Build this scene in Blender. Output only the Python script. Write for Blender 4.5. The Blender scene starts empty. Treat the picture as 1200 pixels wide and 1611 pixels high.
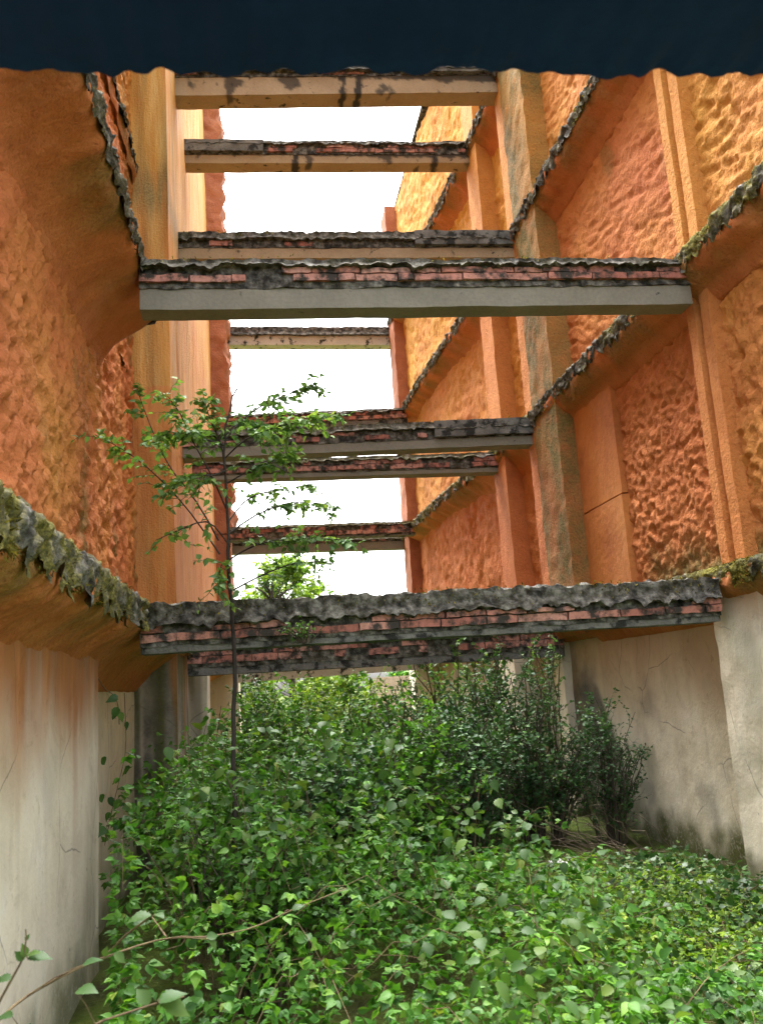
import bpy, math, random
import numpy as np
from mathutils import Matrix, Vector

# ------------------------------------------------------------------ camera, world, sun, exposure
SC = bpy.context.scene
COL = SC.collection
F_PX, PITCH, YAW, ROLL, EYE = 1399.43, 0.194229, 0.142463, -0.065753, 1.9
def cam_basis():
    cy, sy, cp, sp = math.cos(YAW), math.sin(YAW), math.cos(PITCH), math.sin(PITCH)
    F = np.array([sy*cp, cy*cp, sp]); R = np.array([cy, -sy, 0.0]); U = np.cross(R, F)
    cr, sr = math.cos(ROLL), math.sin(ROLL)
    return F, cr*R + sr*U, -sr*R + cr*U
CF, CR, CU = cam_basis()
EYEV = np.array([0, 0, EYE])
cam_d = bpy.data.cameras.new('camera'); cam = bpy.data.objects.new('camera', cam_d); COL.objects.link(cam)
m = Matrix.Identity(4)
for i in range(3):
    m[i][0], m[i][1], m[i][2] = CR[i], CU[i], -CF[i]
m[2][3] = EYE
cam.matrix_world = m
cam_d.sensor_fit = 'VERTICAL'; cam_d.sensor_height = 36.0; cam_d.sensor_width = 36*762/1024
cam_d.lens = 36*F_PX/1611; cam_d.clip_start = 0.05; cam_d.clip_end = 2000
cam_d.dof.use_dof = True; cam_d.dof.focus_distance = 8.5; cam_d.dof.aperture_fstop = 4.5
SC.camera = cam

SUN_EL, SUN_AZ = math.radians(68), math.radians(-12)     # azimuth from +Y towards +X
world = bpy.data.worlds.new('World'); SC.world = world; world.use_nodes = True
nt = world.node_tree; nt.nodes.clear()
out = nt.nodes.new('ShaderNodeOutputWorld'); bg = nt.nodes.new('ShaderNodeBackground')
sky = nt.nodes.new('ShaderNodeTexSky'); sky.sky_type = 'NISHITA'; sky.sun_disc = False
sky.sun_elevation = SUN_EL; sky.sun_rotation = SUN_AZ; sky.air_density = 1.0; sky.dust_density = 6.0; sky.ozone_density = 1.0
bw = nt.nodes.new('ShaderNodeRGBToBW'); mixw = nt.nodes.new('ShaderNodeMix'); mixw.data_type = 'RGBA'
mixw.inputs[0].default_value = 0.85                     # an overcast sky: nearly grey-white
nt.links.new(sky.outputs[0], bw.inputs[0]); nt.links.new(sky.outputs[0], mixw.inputs[6]); nt.links.new(bw.outputs[0], mixw.inputs[7])
nt.links.new(mixw.outputs[2], bg.inputs[0]); bg.inputs[1].default_value = 0.15
nt.links.new(bg.outputs[0], out.inputs[0])
sun_d = bpy.data.lights.new('sun', 'SUN'); sun_d.energy = .9; sun_d.angle = math.radians(35); sun_d.color = (1, .965, .9)
sun = bpy.data.objects.new('sun', sun_d); COL.objects.link(sun)
sd = Vector((math.sin(SUN_AZ)*math.cos(SUN_EL), math.cos(SUN_AZ)*math.cos(SUN_EL), math.sin(SUN_EL)))
sun.rotation_euler = (-sd).to_track_quat('-Z', 'Y').to_euler()
sun.location = (0, 10, 40)
SC.view_settings.view_transform = 'Standard'; SC.view_settings.look = 'None'
SC.view_settings.gamma = 1; SC.view_settings.exposure = 3.12; SC.view_settings.use_curve_mapping = False
SC.cycles.max_bounces = 10; SC.cycles.diffuse_bounces = 6

rng = np.random.default_rng(7); random.seed(7)

# ------------------------------------------------------------------ pixel -> point helpers
def pray(u, v): return CF + CR*(u-600)/F_PX - CU*(v-805.5)/F_PX
def atY(u, v, Y): d = pray(u, v); return EYEV + d*(Y/d[1])
def atX(u, v, X): d = pray(u, v); return EYEV + d*(X/d[0])

# ------------------------------------------------------------------ noise
def _hash(ix, iy, iz, seed):
    h = (ix.astype(np.int64)*374761393 + iy.astype(np.int64)*668265263 + iz.astype(np.int64)*2147483647 + seed*974634777) & 0xffffffff
    h = ((h ^ (h >> 13))*1274126177) & 0xffffffff
    h = ((h ^ (h >> 16))*2246822519) & 0xffffffff
    return ((h ^ (h >> 15)) & 0xffffff)/float(0xffffff)
def vnoise(x, y, z, seed=0):
    """gradient noise, about -1..1"""
    x, y, z = np.broadcast_arrays(np.asarray(x, float), np.asarray(y, float), np.asarray(z, float))
    x, y, z = .8*x+.36*y-.48*z+.13, -.6*x+.48*y-.64*z+.57, .8*y+.6*z+.29      # turned so no axis follows the lattice
    x0, y0, z0 = np.floor(x), np.floor(y), np.floor(z)
    fx, fy, fz = x-x0, y-y0, z-z0
    ux = fx*fx*fx*(fx*(fx*6-15)+10); uy = fy*fy*fy*(fy*(fy*6-15)+10); uz = fz*fz*fz*(fz*(fz*6-15)+10)
    r = 0
    for a in (0, 1):
        for b in (0, 1):
            for c in (0, 1):
                h = _hash(x0+a, y0+b, z0+c, seed); th = h*2*math.pi*7.0; cz = ((h*977.0) % 1.0)*2-1; sz = np.sqrt(1-cz*cz)
                g = (fx-a)*np.cos(th)*sz + (fy-b)*np.sin(th)*sz + (fz-c)*cz
                r = r + (ux if a else 1-ux)*(uy if b else 1-uy)*(uz if c else 1-uz)*g
    return r*1.7
def fbm(x, y, z, oct=4, seed=0, gain=.5):
    r, a, f = 0, 1., 1.
    for o in range(oct):
        r = r + a*vnoise(x*f+o*17.3, y*f+o*9.1, z*f+o*5.7, seed+o); a *= gain; f *= 2.03
    return r
def sstep(a, b, x):
    t = np.clip((x-a)/(b-a), 0, 1); return t*t*(3-2*t)

# ------------------------------------------------------------------ materials
def new_mat(name, rough=.85, spec=.25):
    mt = bpy.data.materials.new(name); mt.use_nodes = True
    n = mt.node_tree; b = n.nodes['Principled BSDF']
    b.inputs['Roughness'].default_value = rough; b.inputs['Specular IOR Level'].default_value = spec
    return mt, n, b
def N(n, t, **k):
    x = n.nodes.new('ShaderNode'+t)
    for a, v in k.items(): setattr(x, a, v)
    return x
def coords(n, scale=(1, 1, 1)):
    tc = N(n, 'TexCoord'); mp = N(n, 'Mapping'); mp.inputs['Scale'].default_value = scale
    n.links.new(tc.outputs['Object'], mp.inputs['Vector']); return mp.outputs[0]
def noise(n, vec, scale, detail=4, rough=.55, dist=0):
    x = N(n, 'TexNoise'); x.inputs['Scale'].default_value = scale; x.inputs['Detail'].default_value = detail
    x.inputs['Roughness'].default_value = rough; x.inputs['Distortion'].default_value = dist
    n.links.new(vec, x.inputs['Vector']); return x.outputs['Fac']
def ramp(n, fac, stops):
    r = N(n, 'ValToRGB'); e = r.color_ramp.elements
    while len(e) < len(stops): e.new(.5)
    for q, (p, c) in zip(e, stops):
        q.position = p; q.color = (*c, 1) if len(c) == 3 else c
    n.links.new(fac, r.inputs[0]); return r.outputs[0]
def mixc(n, fac, a, b, mode='MIX'):
    x = N(n, 'Mix', data_type='RGBA', blend_type=mode)
    for s, v in ((0, fac), (6, a), (7, b)):
        if isinstance(v, (int, float)): x.inputs[s].default_value = v
        elif isinstance(v, tuple): x.inputs[s].default_value = (*v, 1)
        else: n.links.new(v, x.inputs[s])
    return x.outputs[2]
def mathn(n, op, a, b=0., clamp=False):
    x = N(n, 'Math', operation=op); x.use_clamp = clamp
    for s, v in ((0, a), (1, b)):
        if isinstance(v, (int, float)): x.inputs[s].default_value = v
        else: n.links.new(v, x.inputs[s])
    return x.outputs[0]
def attr(n, name):
    x = N(n, 'Attribute'); x.attribute_name = name; return x.outputs['Fac']
def bump(n, b, h, strength, dist):
    x = N(n, 'Bump'); x.inputs['Strength'].default_value = strength; x.inputs['Distance'].default_value = dist
    n.links.new(h, x.inputs['Height']); n.links.new(x.outputs[0], b.inputs['Normal'])

def make_foam():
    mt, n, b = new_mat('sprayed_foam', .8, .2)
    v = coords(n)
    n1 = noise(n, v, 1.1, 5, .6); n2 = noise(n, v, 6, 5, .6); n3 = noise(n, v, 38, 4, .65)
    base = ramp(n, n1, [(.3, (.42, .125, .044)), (.5, (.56, .190, .066)), (.72, (.63, .255, .098))])
    fine = ramp(n, n2, [(.3, (.44, .135, .048)), (.6, (.62, .225, .082))])
    c = mixc(n, .45, base, fine)
    yel = ramp(n, n2, [(.25, (.56, .26, .05)), (.7, (.67, .37, .075))])
    c = mixc(n, attr(n, 'weather'), c, yel)
    sp = ramp(n, n3, [(.28, (.55, .55, .55)), (.45, (1, 1, 1))])
    c = mixc(n, .7, c, sp, 'MULTIPLY')
    mossc = ramp(n, n3, [(.3, (.075, .06, .02)), (.6, (.21, .17, .055))])
    mm = mathn(n, 'MULTIPLY', attr(n, 'moss'), ramp(n, n2, [(.28, (.45,)*3), (.55, (1,)*3)]), True)
    c = mixc(n, mm, c, mossc)
    n.links.new(c, b.inputs['Base Color'])
    h = mathn(n, 'ADD', mathn(n, 'MULTIPLY', noise(n, v, 22, 5, .6, .4), .7), mathn(n, 'MULTIPLY', n3, .3))
    bump(n, b, h, .85, .035)
    return mt
def make_foam_smooth():
    mt, n, b = new_mat('smooth_foam', .75, .25)
    v = coords(n, (6, 6, .7)); v0 = coords(n)
    n1 = noise(n, v, 1.3, 5, .6); n2 = noise(n, v0, 2.2, 4, .6); n3 = noise(n, v0, 45, 3, .6)
    c = mixc(n, .5, ramp(n, n1, [(.3, (.41, .14, .04)), (.5, (.58, .225, .066)), (.7, (.66, .33, .12))]), ramp(n, n2, [(.3, (.47, .165, .045)), (.7, (.62, .275, .08))]))
    yel = ramp(n, n1, [(.3, (.52, .23, .045)), (.5, (.62, .33, .07)), (.65, (.68, .43, .14))])
    c = mixc(n, attr(n, 'weather'), c, yel)
    mossc = ramp(n, n3, [(.3, (.085, .075, .03)), (.65, (.26, .235, .10))])
    mm = mathn(n, 'MULTIPLY', attr(n, 'moss'), ramp(n, n1, [(.32, (.15,)*3), (.5, (1,)*3)]), True)
    c = mixc(n, mm, c, mossc)
    n.links.new(c, b.inputs['Base Color'])
    bump(n, b, mathn(n, 'ADD', n1, mathn(n, 'MULTIPLY', n3, .3)), 1., .04)
    return mt
def make_plaster():
    mt, n, b = new_mat('stained_plaster', .85, .2)
    v = coords(n); vs = coords(n, (5, 5, .5))
    n1 = noise(n, v, 1.4, 6, .62); n2 = noise(n, vs, 1.0, 5, .6); n3 = noise(n, v, 30, 4, .6)
    c = ramp(n, n1, [(.3, (.62, .55, .43)), (.5, (.75, .68, .55)), (.7, (.81, .76, .66))])
    c = mixc(n, mathn(n, 'MULTIPLY', ramp(n, n2, [(.52, (0,)*3), (.75, (1,)*3)]), .35), c, (.38, .34, .26))
    c = mixc(n, mathn(n, 'MULTIPLY', attr(n, 'mould'), ramp(n, n1, [(.3, (.6,)*3), (.55, (1,)*3)]), True), c, ramp(n, n3, [(.3, (.075, .072, .066)), (.7, (.16, .15, .135))]))
    c = mixc(n, mathn(n, 'MULTIPLY', attr(n, 'rust'), ramp(n, n2, [(.25, (.75,)*3), (.5, (1,)*3)]), True), c, ramp(n, n2, [(.3, (.27, .095, .028)), (.7, (.47, .21, .085))]))
    c = mixc(n, mathn(n, 'MULTIPLY', attr(n, 'moss'), ramp(n, n3, [(.25, (.5,)*3), (.5, (1,)*3)]), True), c, ramp(n, n3, [(.3, (.05, .055, .02)), (.7, (.13, .14, .05))]))
    vo = N(n, 'TexVoronoi'); vo.inputs['Scale'].default_value = 4.5; n.links.new(v, vo.inputs['Vector'])
    pk = mathn(n, 'MULTIPLY', ramp(n, vo.outputs['Distance'], [(.02, (1,)*3), (.07, (0,)*3)]), ramp(n, noise(n, v, 3.1, 2), [(.5, (0,)*3), (.6, (1,)*3)]))
    c = mixc(n, mathn(n, 'MULTIPLY', pk, .85), c, (.10, .08, .06))
    n4 = noise(n, v, 9, 8, .7, .6)
    c = mixc(n, mathn(n, 'MULTIPLY', ramp(n, n4, [(.60, (0,)*3), (.66, (1,)*3)]), .45), c, mixc(n, 1., c, (.62, .57, .50), 'MULTIPLY'))
    c = mixc(n, mathn(n, 'MULTIPLY', ramp(n, noise(n, v, 2.3, 8, .7, 1.2), [(.55, (0,)*3), (.585, (1,)*3)]), .30), c, mixc(n, 1., c, (.72, .70, .66), 'MULTIPLY'))
    ck = N(n, 'TexVoronoi'); ck.feature = 'DISTANCE_TO_EDGE'; ck.inputs['Scale'].default_value = 1.1
    wv = N(n, 'Mix', data_type='RGBA'); wv.inputs[0].default_value = .12; n.links.new(v, wv.inputs[6])
    nz = N(n, 'TexNoise'); nz.inputs['Scale'].default_value = 3; nz.inputs['Detail'].default_value = 5; n.links.new(v, nz.inputs['Vector']); n.links.new(nz.outputs['Color'], wv.inputs[7]); n.links.new(wv.outputs[2], ck.inputs['Vector'])
    cr = mathn(n, 'MULTIPLY', ramp(n, ck.outputs['Distance'], [(.0, (1,)*3), (.007, (0,)*3)]), ramp(n, noise(n, v, .8, 2), [(.5, (0,)*3), (.56, (1,)*3)]))
    c = mixc(n, mathn(n, 'MULTIPLY', cr, .7), c, (.12, .10, .08))
    n.links.new(c, b.inputs['Base Color'])
    bump(n, b, mathn(n, 'ADD', mathn(n, 'MULTIPLY', n1, .6), mathn(n, 'ADD', mathn(n, 'MULTIPLY', n3, .25), mathn(n, 'MULTIPLY', n4, .35))), .6, .02)
    return mt
def make_crust():
    mt, n, b = new_mat('mossy_crust', .95, .1)
    v = coords(n); n1 = noise(n, v, 3.2, 5, .65); n3 = noise(n, v, 45, 4, .7); n2 = noise(n, v, 12, 5, .6)
    c = ramp(n, n2, [(.3, (.012, .012, .012)), (.43, (.045, .043, .040)), (.55, (.13, .125, .115)), (.70, (.30, .29, .265))])
    mossc = ramp(n, n3, [(.3, (.035, .032, .010)), (.5, (.13, .12, .026)), (.7, (.30, .26, .06))])
    mm = mathn(n, 'MULTIPLY', attr(n, 'moss'), ramp(n, n1, [(.38, (.05,)*3), (.55, (1,)*3)]), True)
    c = mixc(n, mm, c, mossc)
    n.links.new(c, b.inputs['Base Color'])
    bump(n, b, mathn(n, 'ADD', n2, mathn(n, 'MULTIPLY', n3, .5)), 1., .03)
    return mt
def make_simple(name, stops, *a, **k):
    mt = make_simple_(name, stops, *a, **k)
    if 'beam' in name:
        n = mt.node_tree; bs = n.nodes['Principled BSDF']; src = bs.inputs['Base Color'].links[0].from_socket
        n.links.new(mixc(n, attr(n, 'gap'), src, (.045, .04, .036)), bs.inputs['Base Color'])
    return mt
def make_simple_(name, stops, scale=3, rough=.85, spec=.2, bstr=.4, bd=.01, bscale=30, vs=(1, 1, 1), dirt=0, dirtc=(.03, .03, .028)):
    mt, n, b = new_mat(name, rough, spec)
    v = coords(n, vs); n1 = noise(n, v, scale, 5, .62); n2 = noise(n, coords(n), bscale, 4, .6)
    c = ramp(n, n1, stops)
    c = mixc(n, .5, c, ramp(n, n2, [(.3, (.7,)*3), (.6, (1,)*3)]), 'MULTIPLY')
    if dirt:
        d = noise(n, coords(n), 5.5, 5, .65)
        c = mixc(n, ramp(n, d, [(.62-dirt*.3, (0,)*3), (.70-dirt*.3, (1,)*3)]), c, dirtc)
    n.links.new(c, b.inputs['Base Color'])
    bump(n, b, mathn(n, 'ADD', n1, n2), bstr, bd)
    return mt
def make_brick():
    mt, n, b = new_mat('clay_tile', .85, .2)
    v = coords(n); n2 = noise(n, v, 30, 4, .6); t = N(n, 'NewGeometry').outputs['Random Per Island']
    c = ramp(n, t, [(0, (.40, .15, .115)), (.5, (.53, .235, .185)), (1, (.60, .33, .27))])
    c = mixc(n, .6, c, ramp(n, n2, [(.3, (.6,)*3), (.6, (1,)*3)]), 'MULTIPLY')
    d = noise(n, v, 6.5, 5, .7)
    c = mixc(n, ramp(n, d, [(.44, (0,)*3), (.58, (1,)*3)]), c, (.05, .043, .038))
    n.links.new(c, b.inputs['Base Color']); bump(n, b, n2, .5, .008)
    return mt
def make_leaf(name, stops, trans=.35, rough=.5, spec=.26, back=None):
    mt, n, b = new_mat(name, rough, spec)
    t = N(n, 'NewGeometry').outputs['Random Per Island']
    c = ramp(n, t, stops)
    v = coords(n); n1 = noise(n, v, 1.6, 3)
    c = mixc(n, .75, c, ramp(n, n1, [(.35, (.55, .66, .72)), (.65, (1.25, 1.15, .85))]), 'MULTIPLY')
    n.links.new(c, b.inputs['Base Color'])
    tr = N(n, 'BsdfTranslucent'); n.links.new(mixc(n, 1., c, (1.25, 1.3, .55), 'MULTIPLY'), tr.inputs[0])
    ms = N(n, 'MixShader'); ms.inputs[0].default_value = trans
    n.links.new(b.outputs[0], ms.inputs[1]); n.links.new(tr.outputs[0], ms.inputs[2])
    n.links.new(ms.outputs[0], n.nodes['Material Output'].inputs[0])
    return mt
M = {
 'foam': make_foam(), 'smooth': make_foam_smooth(), 'plaster': make_plaster(), 'crust': make_crust(), 'brick': make_brick(),
 'board': make_simple('coated_board', [(.3, (.40, .125, .035)), (.5, (.54, .195, .055)), (.7, (.62, .26, .075))], 1.1, .7, .3, .5, .02, 14),
 'jamb': make_simple('shaded_brown_foam', [(.3, (.34, .12, .065)), (.7, (.47, .195, .10))], 3, .8, .2, .8, .03, 25),  # foam colour darkened to red-brown, shade of the end faces painted in
 'beam_grey': make_simple('beam_render', [(.3, (.20, .19, .155)), (.7, (.27, .255, .21))], 1.8, dirt=-.15),
 'beam_beige': make_simple('beam_beige_render', [(.3, (.34, .245, .15)), (.7, (.43, .325, .21))], 2.5, dirt=-.02),
 'beam_pale': make_simple('beam_pale_render', [(.3, (.42, .39, .33)), (.7, (.56, .53, .46))], 2.5, dirt=.2),
 'concrete': make_simple('beam_concrete', [(.3, (.10, .10, .095)), (.7, (.23, .225, .205))], 4, dirt=.35, bstr=.8, bd=.02),
 'mortar': make_simple('black_mortar', [(.3, (.018, .017, .016)), (.7, (.05, .046, .04))], 8, bstr=.8, bd=.02),
 'shell': make_simple('wall_block', [(.3, (.22, .12, .06)), (.7, (.34, .19, .09))], 2, dirt=.3),
 'soil': make_simple('damp_soil', [(.3, (.045, .036, .02)), (.45, (.06, .07, .02)), (.6, (.085, .12, .022)), (.75, (.13, .16, .03))], 1.6, .95, .1, 1, .05, 18),
 'navy': make_simple('dark_blue_sheet', [(.3, (.007, .020, .12)), (.7, (.010, .030, .18))], 3, .75, .15, .2, .003, 40),
 'bark': make_simple('bark', [(.3, (.045, .037, .03)), (.7, (.13, .105, .08))], 9, vs=(1, 1, .3), bstr=.8),
 'darkbark': make_simple('dark_bark', [(.3, (.022, .018, .016)), (.7, (.06, .05, .042))], 9, vs=(1, 1, .3), bstr=.8),
 'cane': make_simple('bramble_stem', [(.3, (.10, .06, .04)), (.7, (.22, .17, .09))], 9),
 'farbrick': make_simple('pale_brick', [(.3, (.45, .33, .25)), (.7, (.60, .48, .38))], 6),
 'plastic': make_simple('white_plastic', [(.3, (.7, .7, .7)), (.7, (.82, .82, .82))], 4, .4, .4, .2),
 'leaf_bramble': make_leaf('bramble_leaf', [(0, (0.032, 0.103, 0.014)), (.4, (0.063, 0.185, 0.024)), (.75, (0.100, 0.252, 0.034)), (.97, (0.158, 0.314, 0.045)), (1, (0.231, 0.269, 0.060))]),
 'leaf_ivy': make_leaf('ivy_leaf', [(0, (0.023, 0.064, 0.018)), (.5, (0.043, 0.112, 0.026)), (.9, (0.082, 0.174, 0.037)), (1, (0.133, 0.214, 0.052))], .22, .42, .35),
 'leaf_dark': make_leaf('dark_shrub_leaf', [(0, (0.022, 0.076, 0.025)), (.5, (0.044, 0.121, 0.038)), (.9, (0.075, 0.172, 0.053)), (1, (0.143, 0.230, 0.074))], .2),
 'leaf_fresh': make_leaf('fresh_leaf', [(0, (0.072, 0.145, 0.019)), (.5, (0.128, 0.221, 0.031)), (1, (0.230, 0.297, 0.051))], .42),
 'leaf_low': make_leaf('low_weed_leaf', [(0, (0.087, 0.180, 0.016)), (.5, (0.153, 0.270, 0.023)), (1, (0.257, 0.370, 0.036))], .38),
 'leaf_sapling': make_leaf('sapling_leaf', [(0, (.07, .15, .05)), (.5, (.12, .23, .075)), (.9, (.19, .31, .10)), (1, (.27, .38, .1))], .38),
 'leaf_hero': make_leaf('bramble_shoot_leaf', [(0, (0.042, 0.100, 0.024)), (.6, (0.069, 0.146, 0.041)), (1, (0.111, 0.184, 0.034))], .32),
 'moss': make_leaf('hanging_moss', [(0, (.025, .024, .008)), (.5, (.09, .08, .02)), (.85, (.22, .19, .045)), (1, (.36, .30, .07))], .2, .9, .05),
 'deadtwig': make_simple('dead_twig', [(.3, (.09, .07, .05)), (.7, (.2, .16, .11))], 9),
}

# ------------------------------------------------------------------ mesh + object helpers
def link_mesh(name, V, faces, mat, parent=None, smooth=True, attrs=None, mi=None):
    """V: (n,3) world coordinates; faces: list of (k,m) int arrays (m = 3 or 4)."""
    V = np.asarray(V, np.float32)
    off = np.zeros(3)
    p = parent
    while p is not None:
        off += np.array(p.location); p = p.parent
    me = bpy.data.meshes.new(name)
    me.vertices.add(len(V)); me.vertices.foreach_set('co', (V-off).astype(np.float32).ravel())
    loops = np.concatenate([np.asarray(f, np.int32).ravel() for f in faces if len(f)])
    sizes = np.concatenate([np.full(len(f), np.asarray(f).shape[1], np.int32) for f in faces if len(f)])
    starts = np.concatenate([[0], np.cumsum(sizes)[:-1]]).astype(np.int32)
    me.loops.add(len(loops)); me.loops.foreach_set('vertex_index', loops)
    me.polygons.add(len(sizes)); me.polygons.foreach_set('loop_start', starts)
    try: me.polygons.foreach_set('loop_total', sizes)
    except Exception: pass
    me.update(calc_edges=True)
    if smooth: me.polygons.foreach_set('use_smooth', np.ones(len(sizes), bool))
    for k, a in (attrs or {}).items():
        at = me.attributes.new(k, 'FLOAT', 'POINT'); at.data.foreach_set('value', np.broadcast_to(np.asarray(a, np.float32), (len(V),)).copy())
    for q in (mat if isinstance(mat, (list, tuple)) else [mat]): me.materials.append(q)
    if mi is not None: me.polygons.foreach_set('material_index', np.concatenate([np.full(len(f), k, np.int32) for f, k in zip(faces, mi) if len(f)]))
    me.validate()
    o = bpy.data.objects.new(name, me); COL.objects.link(o)
    if parent is not None: o.parent = parent
    return o
def thing(name, label, cat, loc=(0, 0, 0), group=None):
    o = bpy.data.objects.new(name, None); COL.objects.link(o); o.location = loc; o.empty_display_size = .2
    tag(o, label, cat, group, 'thing'); return o
def tag(o, label, cat, group=None, kind=None):
    o['label'] = label; o['category'] = cat
    if group: o['group'] = group
    if kind: o['kind'] = kind
    return o
def grid_faces(nu, nv, base=0, flip=False):
    i = np.arange(nu-1)[:, None]*nv + np.arange(nv-1)[None, :]
    a = i.ravel()+base
    f = np.stack([a, a+nv, a+nv+1, a+1], 1)
    return f[:, ::-1] if flip else f

class Bag:
    """collects geometry for ONE mesh"""
    def __init__(s): s.V, s.F, s.n, s.A, s.mi, s.cur = [], [], 0, {}, [], 0
    def add(s, V, faces, **at):
        V = np.asarray(V, float)
        for f in faces: s.F.append(np.asarray(f)+s.n); s.mi.append(s.cur)
        for k in at:
            if k not in s.A: s.A[k] = [np.zeros(s.n)]
        for k in s.A: s.A[k].append(np.broadcast_to(np.asarray(at.get(k, 0.), float), (len(V),)))
        s.V.append(V); s.n += len(V)
    def build(s, name, mat, parent=None, smooth=True):
        return link_mesh(name, np.concatenate(s.V), s.F, mat, parent, smooth, {k: np.concatenate(v) for k, v in s.A.items()}, s.mi if isinstance(mat, (list, tuple)) else None)

def box_grid(bag, lo, hi, res, disp=None, **at):
    """a subdivided box whose vertices are moved by disp(V) (a function of position, so edges stay closed)"""
    lo, hi = np.array(lo, float), np.array(hi, float)
    for ax in range(3):
        a, b = [(1, 2), (2, 0), (0, 1)][ax]
        na = max(2, int(math.ceil((hi[a]-lo[a])/res))+1); nb = max(2, int(math.ceil((hi[b]-lo[b])/res))+1)
        ga, gb = np.meshgrid(np.linspace(lo[a], hi[a], na), np.linspace(lo[b], hi[b], nb), indexing='ij')
        for side in (0, 1):
            V = np.zeros((na*nb, 3)); V[:, a] = ga.ravel(); V[:, b] = gb.ravel(); V[:, ax] = hi[ax] if side else lo[ax]
            if disp is not None: V = V + disp(V)
            bag.add(V, [grid_faces(na, nb, 0, not side)], **{k: (f(V) if callable(f) else f) for k, f in at.items()})
def vdisp(amp, freq, seed=0, oct=3, amps=(1, 1, 1)):
    def f(V):
        x, y, z = (V*freq).T
        return np.stack([amps[i]*amp*fbm(x, y, z, oct, seed+i*31) for i in range(3)], 1)
    return f

def tubes(bag, lines, sides=5):
    for pts, rad in lines:
        P = np.asarray(pts, float); n = len(P); rad = np.broadcast_to(np.asarray(rad, float), (n,))
        T = np.gradient(P, axis=0); T /= np.linalg.norm(T, axis=1)[:, None]+1e-9
        ref = np.array([.3, .9, .2]) if abs(T[0] @ np.array([0, 0, 1])) > .8 else np.array([0, 0, 1.])
        A = np.cross(T, ref); A /= np.linalg.norm(A, axis=1)[:, None]+1e-9; B = np.cross(T, A)
        an = np.arange(sides)*2*math.pi/sides
        V = (P[:, None] + rad[:, None, None]*(np.cos(an)[None, :, None]*A[:, None]+np.sin(an)[None, :, None]*B[:, None])).reshape(-1, 3)
        i = np.arange(n-1)[:, None]*sides; j = np.arange(sides)[None]; k = (j+1) % sides
        f = np.stack([i+j, i+k, i+sides+k, i+sides+j], -1).reshape(-1, 4)
        bag.add(V, [f])

def leaf_tmpl(prof, fold=.10, droop=.16, cup=0):
    """prof: list of (t, halfwidth); returns verts and faces of one folded leaf of length 1"""
    V, tri, quad = [(0, 0, 0)], [], []
    mids, L, R = [0], [], []
    for t, w in prof:
        z = -droop*t*t
        mids.append(len(V)); V.append((0, t, z))
        L.append(len(V)); V.append((-w, t-.03, z+fold*w*2.2))
        R.append(len(V)); V.append((w, t-.03, z+fold*w*2.2))
    tip = len(V); V.append((0, 1, -droop))
    tri += [(0, mids[1], L[0]), (0, R[0], mids[1]), (mids[-1], tip, L[-1]), (mids[-1], R[-1], tip)]
    for i in range(len(prof)-1):
        quad += [(mids[i+1], mids[i+2], L[i+1], L[i]), (mids[i+1], R[i], R[i+1], mids[i+2])]
    return np.array(V, float), np.array(tri), np.array(quad) if quad else np.zeros((0, 4), int)
OVATE = leaf_tmpl([(.16, .24), (.38, .33), (.64, .23), (.84, .10)], .12, .22)
SIMPLE = leaf_tmpl([(.4, .32)])
SERR = leaf_tmpl([(.1, .2), (.16, .17), (.24, .33), (.31, .29), (.40, .40), (.47, .33), (.57, .36), (.64, .27), (.74, .24), (.8, .16), (.9, .09)], .12, .25)
LOBED = leaf_tmpl([(.10, .30), (.24, .46), (.36, .27), (.52, .36), (.66, .2), (.84, .1)], .05, .2)
def unit(v): return v/(np.linalg.norm(v, axis=-1, keepdims=True)+1e-9)
def add_leaves(bag, P, A, Nn, S, tm):
    P, A, Nn = np.asarray(P, float), unit(np.asarray(A, float)), np.asarray(Nn, float)
    if not len(P): return
    S = np.broadcast_to(np.asarray(S, float), (len(P),))
    Nn = unit(Nn - A*(Nn*A).sum(1, keepdims=True)); B = np.cross(A, Nn)
    tv, tri, quad = tm
    V = P[:, None] + S[:, None, None]*(tv[None, :, 0:1]*B[:, None] + tv[None, :, 1:2]*A[:, None] + tv[None, :, 2:3]*Nn[:, None])
    k = len(tv); o = (np.arange(len(P))*k)[:, None, None]
    fs = [(tri[None]+o).reshape(-1, 3)]
    if len(quad): fs.append((quad[None]+o).reshape(-1, 4))
    bag.add(V.reshape(-1, 3), fs)

# ------------------------------------------------------------------ ground
def ground_z(x, y): return .05*fbm(x*.6, y*.6, 0, 3, 5) + .25*sstep(24, 32, y)
def hsum(a): return np.asarray(a)
gx = np.concatenate([np.linspace(-400, -2, 20)[:-1], np.linspace(-2, 5, 71), np.linspace(5, 400, 20)[1:]])
gy = np.concatenate([np.linspace(-30, 2, 8)[:-1], np.linspace(2, 24, 180), np.linspace(24, 700, 40)[1:]])
X, Y = np.meshgrid(gx, gy, indexing='ij')
V = np.stack([X, Y, ground_z(X, Y)], -1).reshape(-1, 3)
g = link_mesh('ground', V, [grid_faces(len(gx), len(gy))], M['soil']); g['kind'] = 'structure'

# ------------------------------------------------------------------ side walls
Z1, Z2, Z3, Z4, Z5 = 2.67, 5.68, 8.6, 11.38, 14.4
LV = [Z1, Z2, Z3, Z4, Z5]
Y0, YE = 1.6, 22.0
def xr(y): return 4.0 - .34*sstep(12.5, 20.5, y)       # front of the right ledges
def xl(y): return -.90 + .26*sstep(12.5, 20.5, y)      # front of the left ledges

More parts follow.
